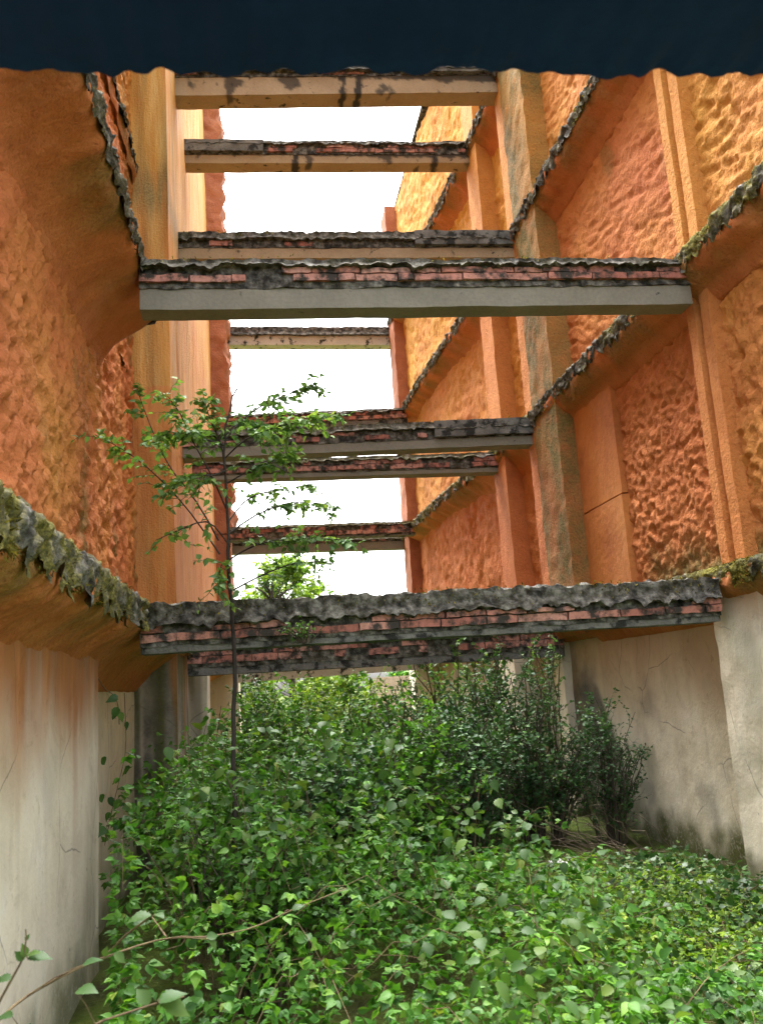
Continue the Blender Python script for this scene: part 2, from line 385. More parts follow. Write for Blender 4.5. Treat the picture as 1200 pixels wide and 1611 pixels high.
def foam_height(y, z, seed, style):
    if style == 'round':
        h = .026*fbm(y*2.2, z*2.2, seed, 4, seed) + (.012+.020*sstep(-.5, .5, vnoise(y*.9, z*.9, 4, seed+13)))*(1-2.6*np.sqrt(vnoise(y*6.5, z*7.5, 1, seed+3)**2+.012)) + .022*fbm(y*15, z*17, 2, 4, seed+5, .6)
        h = h - .03*sstep(.25, .7, vnoise(y*7, z*8, 3, seed+9))
    elif style == 'drip':
        h = .035*fbm(y*1.6, z*1.2, seed, 4, seed) + .030*(1-2.6*np.sqrt(vnoise(y*8, z*5.5, 1, seed+3)**2+.012)) + .026*fbm(y*16, z*11, 2, 4, seed+5, .6)
        h = h - .055*sstep(.25, .7, vnoise(y*7, z*5.0, 3, seed+9))
    else:   # strokes of the spray gun along the wall
        q = z - .28*y
        h = .022*fbm(y*1.0, q*2.4, seed, 4, seed) + .024*(1-2.6*np.sqrt(vnoise(y*2.4, q*9.5, 1, seed+3)**2+.012)) + .020*fbm(y*7, q*22, 2, 4, seed+5, .6)
        h = h - .028*sstep(.5, .85, vnoise(y*4, q*8.0, 3, seed+9))
    return h

def foam_panel(parent, side, y0, y1, z0, z1, xf, style, seed, weather, moss, res, mat='foam', amp=1., name='foam_panel'):
    ny, nz = max(3, int((y1-y0)/res)), max(3, int((z1-z0)/res))
    Yg, Zg = np.meshgrid(np.linspace(y0, y1, ny), np.linspace(z0, z1, nz), indexing='ij')
    h = amp*foam_height(Yg, Zg, seed, style)
    Xg = xf(Yg) - side*h if callable(xf) else xf - side*h
    V = np.stack([Xg, Yg, Zg], -1).reshape(-1, 3)
    w = np.clip(weather(Yg, Zg), 0, 1).ravel(); mo = np.clip(moss(Yg, Zg), 0, 1).ravel()
    return link_mesh(name, V, [grid_faces(ny, nz, 0, side > 0)], M[mat], parent, True, {'weather': w, 'moss': mo})

def ledge(parent, side, zt, xw, xf, y0, y1, seed, mossy, res, fringe, thick=.58, front=.16):
    """the broken edge of a floor slab: a foam cove below, a dark crust above and a fringe of moss"""
    ny = int((y1-y0)/res); ys = np.linspace(y0, y1, ny)
    prof = np.array([(0, .0), (.5, .0), (.98, -.01), (1., -front*.5), (.97, -front), (.86, -front-.06), (.62, -front-.13), (.36, -front-.22*thick/.58), (.14, -front-.34*thick/.58), (.03, -thick), (-.30, -thick-.02)])
    t = np.linspace(0, len(prof)-1, 46); pi = np.stack([np.interp(t, np.arange(len(prof)), prof[:, i]) for i in (0, 1)], 1)
    Yg = np.repeat(ys[:, None], len(pi), 1); Wd = (xf(Yg)-xw)           # signed depth
    Xg = xw + Wd*pi[None, :, 0]; Zg = zt + 0*Yg + pi[None, :, 1]
    d1 = .035*fbm(Yg*3, Zg*3, seed, 4, seed); d2 = .03*fbm(Yg*3.3, Zg*3, seed+4, 4, seed+7)
    fd = np.interp(t, [0, 5, 7, 9, 10], [1, 1, .7, .15, .1])[None]; d1 = d1*fd; d2 = d2*fd
    V = np.stack([Xg - side*d1, Yg, Zg+d2-.012], -1).reshape(-1, 3)
    wz = sstep(0, 2, Zg*0)
    o = link_mesh('floor_ledge', V, [grid_faces(ny, len(pi), 0, side < 0)], M['foam'], parent, True,
                  {'weather': (0*Yg+.0).ravel(), 'moss': (.75*sstep(-front-.30, -front-.02, Zg-zt)*sstep(-.5, .6, fbm(Yg*2, Zg*2, 1, 3, seed+2))).ravel()})
    # crust: over the top and down the ragged front
    k = 26; s = np.linspace(0, 1, k)
    low = front*(.55+1.0*(.5+.5*fbm(ys*7, 0, seed, 5, seed+11, .6)))
    P0 = np.stack([np.interp(s, [0, .45, .62, 1], [.0, .93, 1.035, 1.0]), np.interp(s, [0, .45, .62, 1], [.035, .035, 0, -1])], 1)
    Yc = np.repeat(ys[:, None], k, 1)
    Zc = zt + np.where(P0[None, :, 1] < 0, P0[None, :, 1]*low[:, None], P0[None, :, 1])
    Xc = xw + (xf(Yc)-xw)*P0[None, :, 0]
    e = .032*fbm(Yc*9, Zc*9, seed, 5, seed+21, .65); e2 = .028*fbm(Yc*10, Xc*10, seed+2, 5, seed+25, .65)
    Vc = np.stack([Xc - side*(e+.012), Yc, Zc+e2], -1).reshape(-1, 3)
    mz = mossy(Yc) if callable(mossy) else mossy+0*Yc
    bg_ = Bag(); bg_.add(Vc, [grid_faces(ny, k, 0, side < 0)], moss=mz.ravel())
    # fringe of moss blades and rootlets
    yy0, yy1, nb, ln = fringe
    if nb:
        yb = rng.uniform(yy0, yy1, nb); dens = fbm(yb*2.2, 0, seed, 3, seed+40)
        yb = yb[dens > -.25+.4*rng.uniform(-1, 1, nb)]; nb = len(yb)
        f = rng.uniform(.72, 1.02, nb); zz = zt + np.where(f > .9, -rng.uniform(-.03, front*1.1, nb), rng.uniform(.0, .05, nb))
        P = np.stack([xw+(xf(yb)-xw)*f - side*.01, yb, zz], 1)
        out_ = np.stack([-side*rng.uniform(.1, 1, nb), rng.normal(0, .6, nb), rng.uniform(-1.5, .35, nb)], 1)
        bg_.cur = 1; cl = 1+1.4*np.clip(fbm(yb*3.7, 1, seed, 2, seed+50), -.4, 1)
        add_leaves(bg_, P, out_, rng.normal(0, 1, (nb, 3)), ln*cl*rng.uniform(.4, 1.2, nb), leaf_tmpl([(.35, .16), (.7, .1)], .1, .35))
    bg_.build('crust', [M['crust'], M['moss']], o)
    return o

def rough_box(parent, name, lo, hi, mat, amp=.012, freq=3, res=.08, seed=0, **at):
    b = Bag(); box_grid(b, lo, hi, res, vdisp(amp, freq, seed), **at); return b.build(name, M[mat], parent)

zero = lambda a, b: 0*a
# ---- right wall
rw = thing('side_wall', 'orange foam wall with a mossy pier, paired ribs and a flat jointed panel', 'wall', (4.5, 12, 0))
rough_box(rw, 'wall_core', (4.45, 4.4, -.3), (4.75, YE, Z5), 'shell', 0, 1, 3)
XW = 4.32
def xwr(y): return XW - .36*sstep(12.5, 20.5, y)
for k in range(4):
    z0, z1 = LV[k], LV[k+1]
    yel = [.03, .5, .9, 1.0][k]
    wf = (lambda yel: (lambda y, z: yel + .5*yel*fbm(y*.7, z*.7, 3, 3, 71) + .18*sstep(9, 5, y)*(k > 0)))(yel)
    if k == 0:
        mf = lambda y, z: .95*sstep(.75, .1, z-Z1+.25*fbm(y*2, z*2, 0, 3, 9))*sstep(9.9, 9.0, y) + .9*sstep(3.2, 2.4, 0*y+z)*0
        foam_panel(rw, 1, 4.4, 7.25, z0, z1, XW, 'round', 11, lambda y, z: .35+.3*fbm(y, z, 0, 3, 4)+.4*sstep(7, 5.5, y), lambda y, z: .9*sstep(.6, .1, z-Z1+.2*fbm(y*2, z*2, 0, 3, 9)), .03)
        foam_panel(rw, 1, 7.52, 9.75, z0, z1, XW, 'round', 12, wf, mf, .022, amp=.85)
        # a flat board with a joint across it, coated thinly
        b = Bag()
        box_grid(b, (4.24, 9.72, z0), (4.4, 11.02, z0+1.27), .09, vdisp(.006, 2, 3), weather=lambda V: .12+.1*fbm(V[:, 1], V[:, 2], 0, 2, 5), moss=0.)
        box_grid(b, (4.25, 9.72, z0+1.29), (4.4, 11.02, z1), .09, vdisp(.006, 2, 4), weather=0.03, moss=0.)
        b.build('flat_panel', M['board'], rw)
    else:
        foam_panel(rw, 1, 4.4, 7.25, z0, z1, XW, 'stroke', 20+k, wf, lambda y, z: .55*sstep(.45, .05, z-LV[k]+.2*fbm(y*2, z*2, 0, 3, 9)), .03)
        foam_panel(rw, 1, 7.52, 11.0, z0, z1, XW, 'stroke', 30+k, (lambda yel: lambda y, z: yel*.55+.3*fbm(y*.8, z*.8, 3, 3, 77)+.2*(k > 1)-.1*(k == 1))(yel), lambda y, z: .5*sstep(.35, .0, z-LV[k]+.2*fbm(y*2, z*2, 0, 3, 9)) + .5*sstep(.5, .9, fbm(y*1.5, z*.8, 3, 3, 15)), .028, amp=.62)
    foam_panel(rw, 1, 12.35, 13.7, z0, z1, xwr, 'round' if k == 0 else 'stroke', 40+k, wf, zero, .05)
    foam_panel(rw, 1, 14.3, 21.5, z0, z1, xwr, 'round' if k == 0 else 'stroke', 50+k, wf, zero, .06)
    # pilasters: near double rib, mossy pier, thin rib, rear pier, end jamb
    wv = yel*.8
    b = Bag()
    for (a0, a1, xx) in ((7.2, 7.36, 4.20), (7.36, 7.44, 4.25), (7.44, 7.58, 4.18)):
        box_grid(b, (xx, a0, z0), (XW+.1, a1, z1), .05, vdisp(.006, 2, 3+k), weather=min(1, wv+.2), moss=0.)
    b.build('pilaster', M['foam'], rw)
    b = Bag(); box_grid(b, (4.02, 11.0, z0), (XW+.1, 11.98, z1), .05, vdisp(.014, 4, 5+k), weather=wv, moss=lambda V: np.clip(.8+.5*fbm(V[:, 1]*2, V[:, 2]*.8, 0, 3, 9), 0, 1))
    b.build('pilaster', M['foam'], rw)
    b = Bag(); box_grid(b, (4.04, 11.99, z0), (XW+.1, 12.35, z1), .05, vdisp(.008, 3, 8+k), weather=wv*.8, moss=0.); b.build('pilaster', M['foam'], rw)
    b = Bag(); box_grid(b, (4.02, 13.6, z0), (XW+.1, 14.3, z1), .07, vdisp(.008, 3, 9+k), weather=wv*.8, moss=0.); b.build('pilaster', M['foam'], rw)
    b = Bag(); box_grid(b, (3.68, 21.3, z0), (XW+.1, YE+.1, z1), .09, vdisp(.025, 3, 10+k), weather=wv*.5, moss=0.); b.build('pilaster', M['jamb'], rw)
# ground storey, plastered
def plaster_panel(parent, side, y0, y1, xf, res, rust, mould, moss, name='plaster_panel', seed=0, z1=Z1-.05):
    ny, nz = max(3, int((y1-y0)/res)), max(3, int((z1+.2)/res))
    Yg, Zg = np.meshgrid(np.linspace(y0, y1, ny), np.linspace(-.2, z1, nz), indexing='ij')
    h = .012*fbm(Yg*1.2, Zg*1.2, seed, 4, seed+60)
    V = np.stack([xf-side*h, Yg, Zg], -1).reshape(-1, 3)
    c = lambda f: np.clip(f(Yg, Zg), 0, 1).ravel()
    return link_mesh(name, V, [grid_faces(ny, nz, 0, side > 0)], M['plaster'], parent, True, {'rust': c(rust), 'mould': c(mould), 'moss': c(moss)})
r_rust_shade = lambda y, z: .5*sstep(1.35, 2.5, z+.3*fbm(y*1.5, z*.6, 0, 4, 33))  # rust wash from above, with the shade under the ledge painted in
def r_mould(y, z):
    e = 10.45 + .95*np.clip((z-.1)/1.7, 0, 1)**1.6 + .10*fbm(y*2, z*2, 0, 3, 41)
    big = .95*sstep(-.10, .16, y-e)*sstep(2.3, 1.7, z+.15*fbm(y*3, z*3, 0, 3, 44))
    blot = .45*sstep(.05, .6, fbm(y*1.1, z*1.1, 7, 4, 49)-.5*np.abs(z-.95))
    return np.maximum(big, blot)
r_moss = lambda y, z: sstep(.50, .05, z+.25*fbm(y*2, z*2, 0, 4, 47))
plaster_panel(rw, 1, 4.5, 6.95, XW, .06, r_rust_shade, lambda y, z: .3*sstep(0, .6, fbm(y, z, 2, 3, 4)), r_moss)
plaster_panel(rw, 1, 7.6, 12.5, XW, .03, r_rust_shade, r_mould, r_moss)
plaster_panel(rw, 1, 12.5, 21.5, XW-.1, .1, r_rust_shade, lambda y, z: .3+.4*fbm(y, z, 0, 3, 5), lambda y, z: .8*sstep(1.0, .1, z+.3*fbm(y*2, z*2, 0, 3, 6)))
at0 = dict(rust=lambda V: .8*sstep(2.0, 2.75, V[:, 2]), mould=lambda V: np.clip(.25*fbm(V[:, 1]*2, V[:, 2]*2, V[:, 0], 3, 8), 0, 1), moss=lambda V: sstep(.35, .0, V[:, 2]+.2*fbm(V[:, 1]*3, V[:, 2]*3, 0, 3, 4)))
atm = dict(rust=0., mould=lambda V: np.clip(.5+.3*fbm(V[:, 1]*3, V[:, 2], 0, 3, 6), 0, 1), moss=lambda V: np.clip(.35+.8*fbm(V[:, 1]*4, V[:, 2]*.6, 0, 3, 12), 0, 1))
b = Bag(); box_grid(b, (4.08, 6.9, -.2), (XW+.1, 7.68, Z1-.1), .05, vdisp(.010, 3, 3), **at0); b.build('pillar', M['plaster'], rw)
b = Bag(); box_grid(b, (4.2, 12.3, -.2), (XW+.1, 12.8, Z1-.1), .05, vdisp(.014, 3, 4), **at0); b.build('pillar', M['plaster'], rw)
b = Bag(); box_grid(b, (4.15, 12.8, -.2), (XW+.1, 12.98, Z1-.1), .05, vdisp(.014, 3, 4), **atm); b.build('drain_strip', M['plaster'], rw)
b = Bag(); box_grid(b, (3.86, 13.6, -.2), (XW+.1, 14.5, Z1-.1), .07, vdisp(.012, 3, 4), rust=0., mould=0.05, moss=lambda V: sstep(.6, .1, V[:, 2])); b.build('pillar', M['plaster'], rw)
b = Bag(); box_grid(b, (3.6, 21.3, -.2), (XW+.1, YE+.1, Z1-.1), .09, vdisp(.012, 3, 4), rust=0., mould=.05, moss=lambda V: sstep(.6, .1, V[:, 2])); b.build('pillar', M['plaster'], rw)
myel = lambda y: np.clip(.55+.5*sstep(8.4, 7.2, y), 0, 1)
ledge(rw, 1, Z1+.05, XW, xr, 4.4, 11.0, 101, lambda y: np.clip(.35+.9*sstep(8.2, 7.2, y), 0, 1), .025, (5.5, 8.2, 12000, .02), .42, .14)
ledge(rw, 1, Z1, XW, xr, 11.0, YE, 102, .3, .06, (11, 14, 900, .03), .30, .12)
for zz, sd_, ms in ((Z2, 111, .55), (Z3, 121, .3), (Z4, 131, .2)):
    ledge(rw, 1, zz, XW, xr, 4.4, 12.0, sd_, (lambda y: .75*sstep(11, 7, y)+.2) if sd_ == 111 else ms, .03, (5.2, 12, 8000 if sd_ == 111 else 4500, .02), .46, .15)
    ledge(rw, 1, zz, XW, xr, 12.0, YE, sd_+3, .65 if sd_ == 111 else ms, .06, (12, 20.5, 2600 if sd_ == 111 else 800, .035))
b = Bag(); box_grid(b, (4.12, 4.4, Z5-.02), (4.8, YE+.1, Z5+.06), .12, vdisp(.02, 2, 3))
for i in range(21): box_grid(b, (4.0, 4.6+i*.85, Z5+.05), (4.8, 4.7+i*.85, Z5+.12), .4)
box_grid(b, (3.98, 4.4, Z5+.12), (4.85, YE+.1, Z5+.15), .3, vdisp(.012, 2, 3)); b.build('roof_edge', M['concrete'], rw)

# ---- left wall
lw = thing('side_wall', 'orange foam wall behind the thin sapling, with drip streaked pier and thick mossy ledge', 'wall', (-1.6, 12, 0))
b = Bag()
for q, (ya, za, zb) in enumerate(((Y0, -.3, Z2), (3.2, Z2, Z3), (5.2, Z3, Z4), (6.4, Z4, Z5+.1), (12.1, Z5+.1, 17.3))): box_grid(b, (-1.95, ya, za), (-1.62, YE, zb), 3)
b.build('wall_core', M['shell'], lw)
XL = -1.45
for k in range(4):
    z0, z1 = LV[k], LV[k+1]
    zt_ = 17.3 if k == 3 else z1
    yel = [.10, .22, .5, .7][k]
    wf = (lambda yel: lambda y, z: yel + .35*fbm(y*.9, z*.7, 3, 3, 171))(yel)
    mo = (lambda y, z: .75*sstep(.15, .7, fbm(y*1.6, z*.5, 3, 3, 90))*sstep(5.6, 6.4, y)) if k == 0 else (lambda y, z: .7*sstep(9.2, 10.4, y)*sstep(-.3, .5, fbm(y*2, z*.5, 3, 3, 95)))
    foam_panel(lw, -1, (2.2, 3.2, 5.2, 6.4)[k], 7.6, z0, z1, XL+.02, 'drip' if k == 0 else 'stroke', 140+k, wf, mo, .022, amp=.95)
    foam_panel(lw, -1, 7.6, 10.7, z0, z1, XL+.02, 'drip' if k == 0 else 'stroke', 140+k, wf, mo, .03, amp=.95)
    st = lambda V: np.clip(.25+.7*fbm(V[:, 0]*9, V[:, 1]*3, V[:, 2]*.35, 3, 200)+.8*np.exp(-((V[:, 2]-8.3)/.3)**2), 0, 1)*(.8 if k else .3)*sstep(15, 11.5, V[:, 1])
    wl = lambda V: np.clip([.08, .6, .9, 1.][k]+[.2, .4, .4, .4][k]*fbm(V[:, 0]*7, V[:, 1]*3, V[:, 2]*.4, 3, 210), 0, 1)
    wob = lambda V: np.stack([.022*fbm(V[:, 0]*3, V[:, 1]*3, V[:, 2]*.5, 3, 220), .045*fbm(V[:, 0]*6, V[:, 1]*3, V[:, 2]*.5, 3, 223), 0*V[:, 0]], 1)
    b = Bag(); box_grid(b, (XL-.2, 10.62, z0), (-.97, 21.2, zt_), .07, wob, weather=wl, moss=st); b.build('smooth_panel', M['smooth'], lw)
    lump = (lambda V: np.stack([.10*np.abs(np.sin(V[:, 2]*5.5+1.2*fbm(V[:, 2]*.8, 0, 2, 2, 6)))+.10*fbm(V[:, 1]*2, V[:, 2]*2.4, 0, 4, 7), .05*fbm(V[:, 0]*3, V[:, 2]*3, 0, 3, 8), 0*V[:, 0]], 1))
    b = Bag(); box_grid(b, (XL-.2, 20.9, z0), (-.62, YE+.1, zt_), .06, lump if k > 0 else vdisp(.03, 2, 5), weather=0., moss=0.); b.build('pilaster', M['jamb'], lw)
l_rust = lambda y, z: 1.0*sstep(1.35, 2.15, z+.22*fbm(y*1.3, z*.5, 0, 4, 133)) + .35*sstep(.2, .9, fbm(y*3, z*.35, 0, 3, 139))
l_mould = lambda y, z: .22*sstep(.1, .8, fbm(y*1.5, z*.6, 7, 4, 149))
l_moss = lambda y, z: .75*sstep(.45, .0, z+.25*fbm(y*2, z*2, 0, 4, 147))
b = Bag()
box_grid(b, (-1.70, Y0, -.2), (-1.25, 7.19, Z1-.2), .05, vdisp(.006, 1.5, 3), rust=lambda V: np.clip(l_rust(V[:, 1], V[:, 2]), 0, 1), mould=lambda V: np.clip(l_mould(V[:, 1], V[:, 2]), 0, 1), moss=lambda V: np.clip(l_moss(V[:, 1], V[:, 2]), 0, 1))
b.build('plaster_panel', M['plaster'], lw)
plaster_panel(lw, -1, 7.1, 10.7, XL, .05, lambda y, z: .5*sstep(1.9, 2.6, z+.2*fbm(y*2, z, 0, 3, 3)), l_mould, l_moss, seed=4)
plaster_panel(lw, -1, 12.1, 21.4, XL, .1, lambda y, z: .5*sstep(1.9, 2.6, z), l_mould, l_moss, seed=5)
b = Bag(); wob = lambda V: np.stack([.02*fbm(V[:, 0]*3, V[:, 1]*3, V[:, 2]*.5, 3, 320), .03*fbm(V[:, 0]*6, V[:, 1]*3, V[:, 2]*.5, 3, 323), 0*V[:, 0]], 1)
box_grid(b, (XL-.2, 10.62, -.2), (-.97, 12.2, Z1-.1), .04, wob, rust=lambda V: np.clip(.9*sstep(-1.12, -1.0, V[:, 0])*sstep(-.3, .3, fbm(V[:, 0]*8, V[:, 1]*3, V[:, 2]*.5, 3, 21)), 0, 1),
         mould=lambda V: np.clip(.95-.35*sstep(.1, .6, fbm(V[:, 0]*12, V[:, 1]*3, V[:, 2]*.4, 3, 25)), 0, 1), moss=lambda V: np.clip(.45+1.3*fbm(V[:, 0]*9, V[:, 1]*3, V[:, 2]*.4, 3, 29), 0, .9))
b.build('pillar', M['plaster'], lw)
b = Bag(); box_grid(b, (XL-.2, 13.5, -.2), (-.80, 14.25, Z1-.1), .06, wob, rust=.05, mould=lambda V: np.clip(.3+.6*fbm(V[:, 0]*9, V[:, 1]*3, V[:, 2]*.4, 3, 25), 0, 1), moss=.1); b.build('pillar', M['plaster'], lw)
b = Bag(); box_grid(b, (XL-.2, 20.9, -.2), (-.55, YE+.1, Z1-.1), .09, wob, rust=.15, mould=.05, moss=.05); b.build('pillar', M['plaster'], lw)
ledge(lw, -1, Z1-.01, XL, xl, 2.2, 10.7, 201, lambda y: np.clip(.85-.2*sstep(6, 8, y), 0, 1), .018, (2.4, 8.4, 26000, .017), .62, .18)
ledge(lw, -1, Z1, XL, xl, 10.7, YE, 202, .3, .06, (11, 14, 300, .05))
ledge(lw, -1, Z2, XL, lambda y: -.90-.5*sstep(8.25, 8.55, y), 2.2, 8.6, 211, .3, .03, (3, 8.2, 2600, .02), .6, .14)
for zz, sd_ in ((Z3, 221), (Z4, 231)):
    ledge(lw, -1, zz, XL, lambda y: XL+.10+0*y, 5.2 if zz == Z3 else 6.4, 10.8, sd_, .3, .04, (3, 10, 0, .03), .16, .06)
b = Bag(); box_grid(b, (-2, 12.1, 17.29), (-1.2, YE+.1, 17.4), .12, vdisp(.03, 2, 3)); b.build('roof_edge', M['concrete'], lw)

# ------------------------------------------------------------------ cross beams left between the walls
def beam(label, Y, L, R, crust=.10, brick=.2, cover=.85, body=.25, body_mat='beam_grey', depth=.3, seed=1, mossv=.15, clean=None, fringe=0, lip=.03, rough=.03, patches=0, rag=.010):
    pl, pr = atY(*L, Y), atY(*R, Y)
    xa, xb = pl[0]-.06, pr[0]+.10
    if Y > 9: xa, xb = min(xa, -1.0 if Y < 20 else -.66), max(xb, xr(Y)+.06)      # bedded in the walls
    zt = (pl[2]+pr[2])/2
    slope = (pr[2]-pl[2])/(pr[0]-pl[0]); xm = (xa+xb)/2
    tilt = lambda V: np.stack([0*V[:, 0], 0*V[:, 0], slope*(V[:, 0]-xm)], 1)
    t = thing('floor_beam', label, 'beam', (xm, Y, zt-crust-brick-body), 'broken floor beams spanning between the walls')
    res = .02 if Y < 9 else .04
    cv_ = vdisp(rough*.6, 11, seed, 5, (.4, .6, .8))
    def cv(V):
        low = sstep(zt-crust*.6, zt-crust, V[:, 2]-slope*0)
        d = cv_(V); d[:, 2] -= low*.045*np.clip(fbm(V[:, 0]*5.5, 0, seed, 5, seed+77, .65)+.15, 0, 1.2)*min(1, brick/.14); d[:, 1] -= .045*low*sstep(Y+.2, Y, V[:, 1]); return d
    b = Bag(); box_grid(b, (xa, Y-.02, zt-crust), (xb, Y+depth, zt-.01), res, lambda V: cv(V)+tilt(V)+np.stack([0*V[:, 0], 0*V[:, 0], -.03*np.clip(fbm(V[:, 0]*1.3, 0, seed, 3, seed), 0, 1)], 1), moss=mossv)
    if fringe:
        n = fringe*2; P = np.stack([rng.uniform(xa, xb, n), Y+rng.uniform(-.04, .05, n), zt+rng.uniform(-crust, .01, n)], 1); P[:, 2] += slope*(P[:, 0]-xm)
        P = P[fbm(P[:, 0]*2, 0, seed, 3, seed+9) > -.1]; n = len(P); b.cur = 1
        add_leaves(b, P, np.stack([rng.normal(0, .5, n), -rng.uniform(.1, .8, n), rng.uniform(-1.2, .8, n)], 1), rng.normal(0, 1, (n, 3)), rng.uniform(.012, .04, n)*(1 if Y < 9 else 1.5), leaf_tmpl([(.35, .16), (.7, .1)]))
    b.build('crust', [M['crust'], M['moss']], t)
    if brick > 0:
        b = Bag(); mv = vdisp(.012, 6, seed+3); box_grid(b, (xa, Y+.02, zt-crust-brick-lip), (xb, Y+depth-.02, zt-crust+.03), res, lambda V: mv(V)+tilt(V), moss=mossv*.4)
        b.cur = 1; r = np.random.default_rng(seed)
        rows = 2 if brick > .13 else 1; rh = brick/rows
        for q in range(rows):
            x = xa+.02 - r.uniform(0, .2)
            while x < xb-.05:
                w = r.uniform(.26, .46) if r.random() > .15 else r.uniform(.10, .16); x1 = min(x+w, xb)
                cvr = cover if q == 0 else cover*.8
                if clean is not None and clean[0] < (x-xa)/(xb-xa) < clean[1]: cvr = 0
                zc0 = zt-crust-brick+q*rh+.006; zc1 = zc0+rh-.012 - (r.uniform(0, .3)*rh if q == rows-1 else 0)
                if r.random() < cvr and x1-x > .05:
                    dp = r.uniform(-.012, .02); dv = vdisp(rag, 9, seed+5, 4)
                    box_grid(b, (max(x, xa)+.006, Y-.012+dp, zc0), (x1-.006, Y+.12, zc1), .04, lambda V: dv(V)+tilt(V))
                x = x1
        b.build('brick_course', [M['crust'], M['brick']], t)
    if clean is not None:
        b = Bag(); dv = vdisp(.010, 4, seed+6); c0, c1 = xa+(xb-xa)*clean[0], xa+(xb-xa)*clean[1]
        box_grid(b, (c0, Y-.05, zt-crust-brick), (c1, Y+.1, zt-.005), .05, lambda V: dv(V)+tilt(V)); b.build('concrete_edge', M['concrete'], t)
    zb = zt-crust-brick-lip
    b = Bag(); dv = vdisp(.006, 2.5, seed+7)
    gp = np.sort(np.random.default_rng(seed+70).uniform(.08, .92, patches))*(xb-xa)+xa
    def gap(V):
        g = .85*sstep(.10, .30, fbm(V[:, 0]*2.2, V[:, 2]*2.2, V[:, 1], 4, seed+75)-.25)
        for c in gp: g = np.maximum(g, sstep(.01, -.02, np.abs(V[:, 0]-c)-.05-.05*fbm(V[:, 2]*7, V[:, 0]*7, V[:, 1]*5, 4, seed+76)))
        g = np.maximum(g, .9*sstep(.0, .03, V[:, 2]-zb+.035+.03*fbm(V[:, 0]*8, 0, seed, 4, seed+78)))
        return np.clip(g, 0, 1)
    box_grid(b, (xa, Y+.035, zb-body), (xb, Y+depth-.03, zb+.01), .03 if Y < 15 else .06, lambda V: dv(V)+tilt(V), gap=gap if patches else 0.); b.build('beam_body', M[body_mat], t)
    return t

beam('long near beam with neat rows of pink clay tiles over a smooth grey face', 7.25, (230, 408), (1066, 405), .07, .145, .95, .185, 'beam_grey', .30, 3, .15, None, 350, .05, .026, 0, .008)
beam('lowest near beam with thick grey lichen crust and broken tiles, crossing behind the sapling trunk', 7.25, (232, 950), (1110, 907), .17, .14, .8, .05, 'concrete', .34, 8, .10, None, 900, .03, .05)
beam('low brick beam just behind and under the lowest near beam, above the bushes', 12.1, (292, 1012), (874, 984), .08, .20, .75, .10, 'concrete', .34, 12, .3, None, 700, .05, .035)
beam('dark beam crossing behind the sapling top, one half of it plain grey concrete', 12.1, (325, 676), (840, 657), .10, .14, .5, .13, 'beam_grey', .34, 17, .2, (.69, 1.), 300, .02, .03)
beam('beam just above the tile striped near beam, lumpy black crust and one grey concrete end', 12.1, (290, 364), (800, 364), .13, .10, .25, .16, 'beam_beige', .34, 23, .15, (.69, 1.), 200, .02, .05)
beam('topmost beam under the dark blue roof sheet, beige render with dark gaps', 12.1, (280, 98), (772, 95), .17, .05, .2, .30, 'beam_beige', .40, 29, .1, (.69, 1.), 0, .02, .045, 3)
beam('second beam from the top, its pink tiles starting after a plain grey end', 14.0, (308, 221), (718, 222), .07, .15, .8, .16, 'beam_beige', .36, 31, .1, (0., .27), 0, .03, .025, 2)
beam('slim reddish tiled beam right below the beam crossing the sapling top, one end mossy', 14.0, (350, 722), (736, 712), .07, .17, .8, .07, 'beam_grey', .34, 37, .4, (.2, .3), 400, .02, .025)
beam('distant brick beam whose left part is hidden by sapling leaves, moss on its right end', 20.5, (374, 828), (646, 819), .06, .22, .9, .03, 'concrete', .34, 41, .5, None, 200, .02, .02)
beam('distant dark beam directly below another distant brick beam, framing the bright lower opening', 22.0, (374, 846), (650, 838), .14, .04, .1, .20, 'beam_grey', .3, 43, .4, None, 0, .02, .03)
beam('distant thin brick beam peeping over the grey ended beam, third floor', 20.5, (368, 652), (633, 641), .06, .20, .9, .1, 'concrete', .34, 47, .1, None, 0, .02, .02)
beam('pale concrete beam with black top seen under the tile striped near beam', 22.0, (352, 513), (612, 514), .24, .0, 0, .26, 'beam_pale', .4, 53, .05, None, 0, .0, .03)
beam('whitish far lintel over the ground floor opening, above the yellow green bushes', 21.0, (384, 1044), (642, 1026), .10, .06, .4, .24, 'beam_pale', .3, 59, .2, None, 0, .02, .03)

# ------------------------------------------------------------------ dark corrugated roof sheet over the viewer
Yc = np.linspace(-1.2, 1.545, 60); Xc = np.linspace(-2.4, 3.4, 1200)
Xg, Yg = np.meshgrid(Xc, Yc, indexing='ij')
edge0 = np.clip((Yg-1.45)/.09, 0, 1)**2
Zb = EYE+1.2+(.0016+.003*edge0)*np.sin(Xg*2*math.pi/.076+1.2*fbm(Xg*3, 0, 0, 2, 4))*(.5+.9*np.clip(fbm(Xg*2.3, 0, 1, 2, 8)+.3, 0, 1))+.010*edge0*fbm(Xg*13, 0, 3, 4, 5)
edge = np.clip((Yg-1.3)/.245, 0, 1); Yg2 = Yg + edge*(.016*fbm(Xg*9, 0, 0, 4, 9)-.058*(Xg-.28)*.9*.7)
V1 = np.stack([Xg, Yg2, Zb], -1).reshape(-1, 3); V2 = V1+[0, 0, .012]
n0 = len(V1); nx, ny = Xg.shape
rim = []
for j in (0, ny-1):
    a = np.arange(nx-1)*ny+j; rim.append(np.stack([a, a+ny, a+ny+n0, a+n0], 1))
for i in (0, nx-1):
    a = i*ny+np.arange(ny-1); rim.append(np.stack([a, a+1, a+1+n0, a+n0], 1))
cn = thing('roof_sheet', 'dark navy corrugated sheet overhead with a ragged wavy front edge', 'roof sheet', (.3, 0, EYE+1.2))
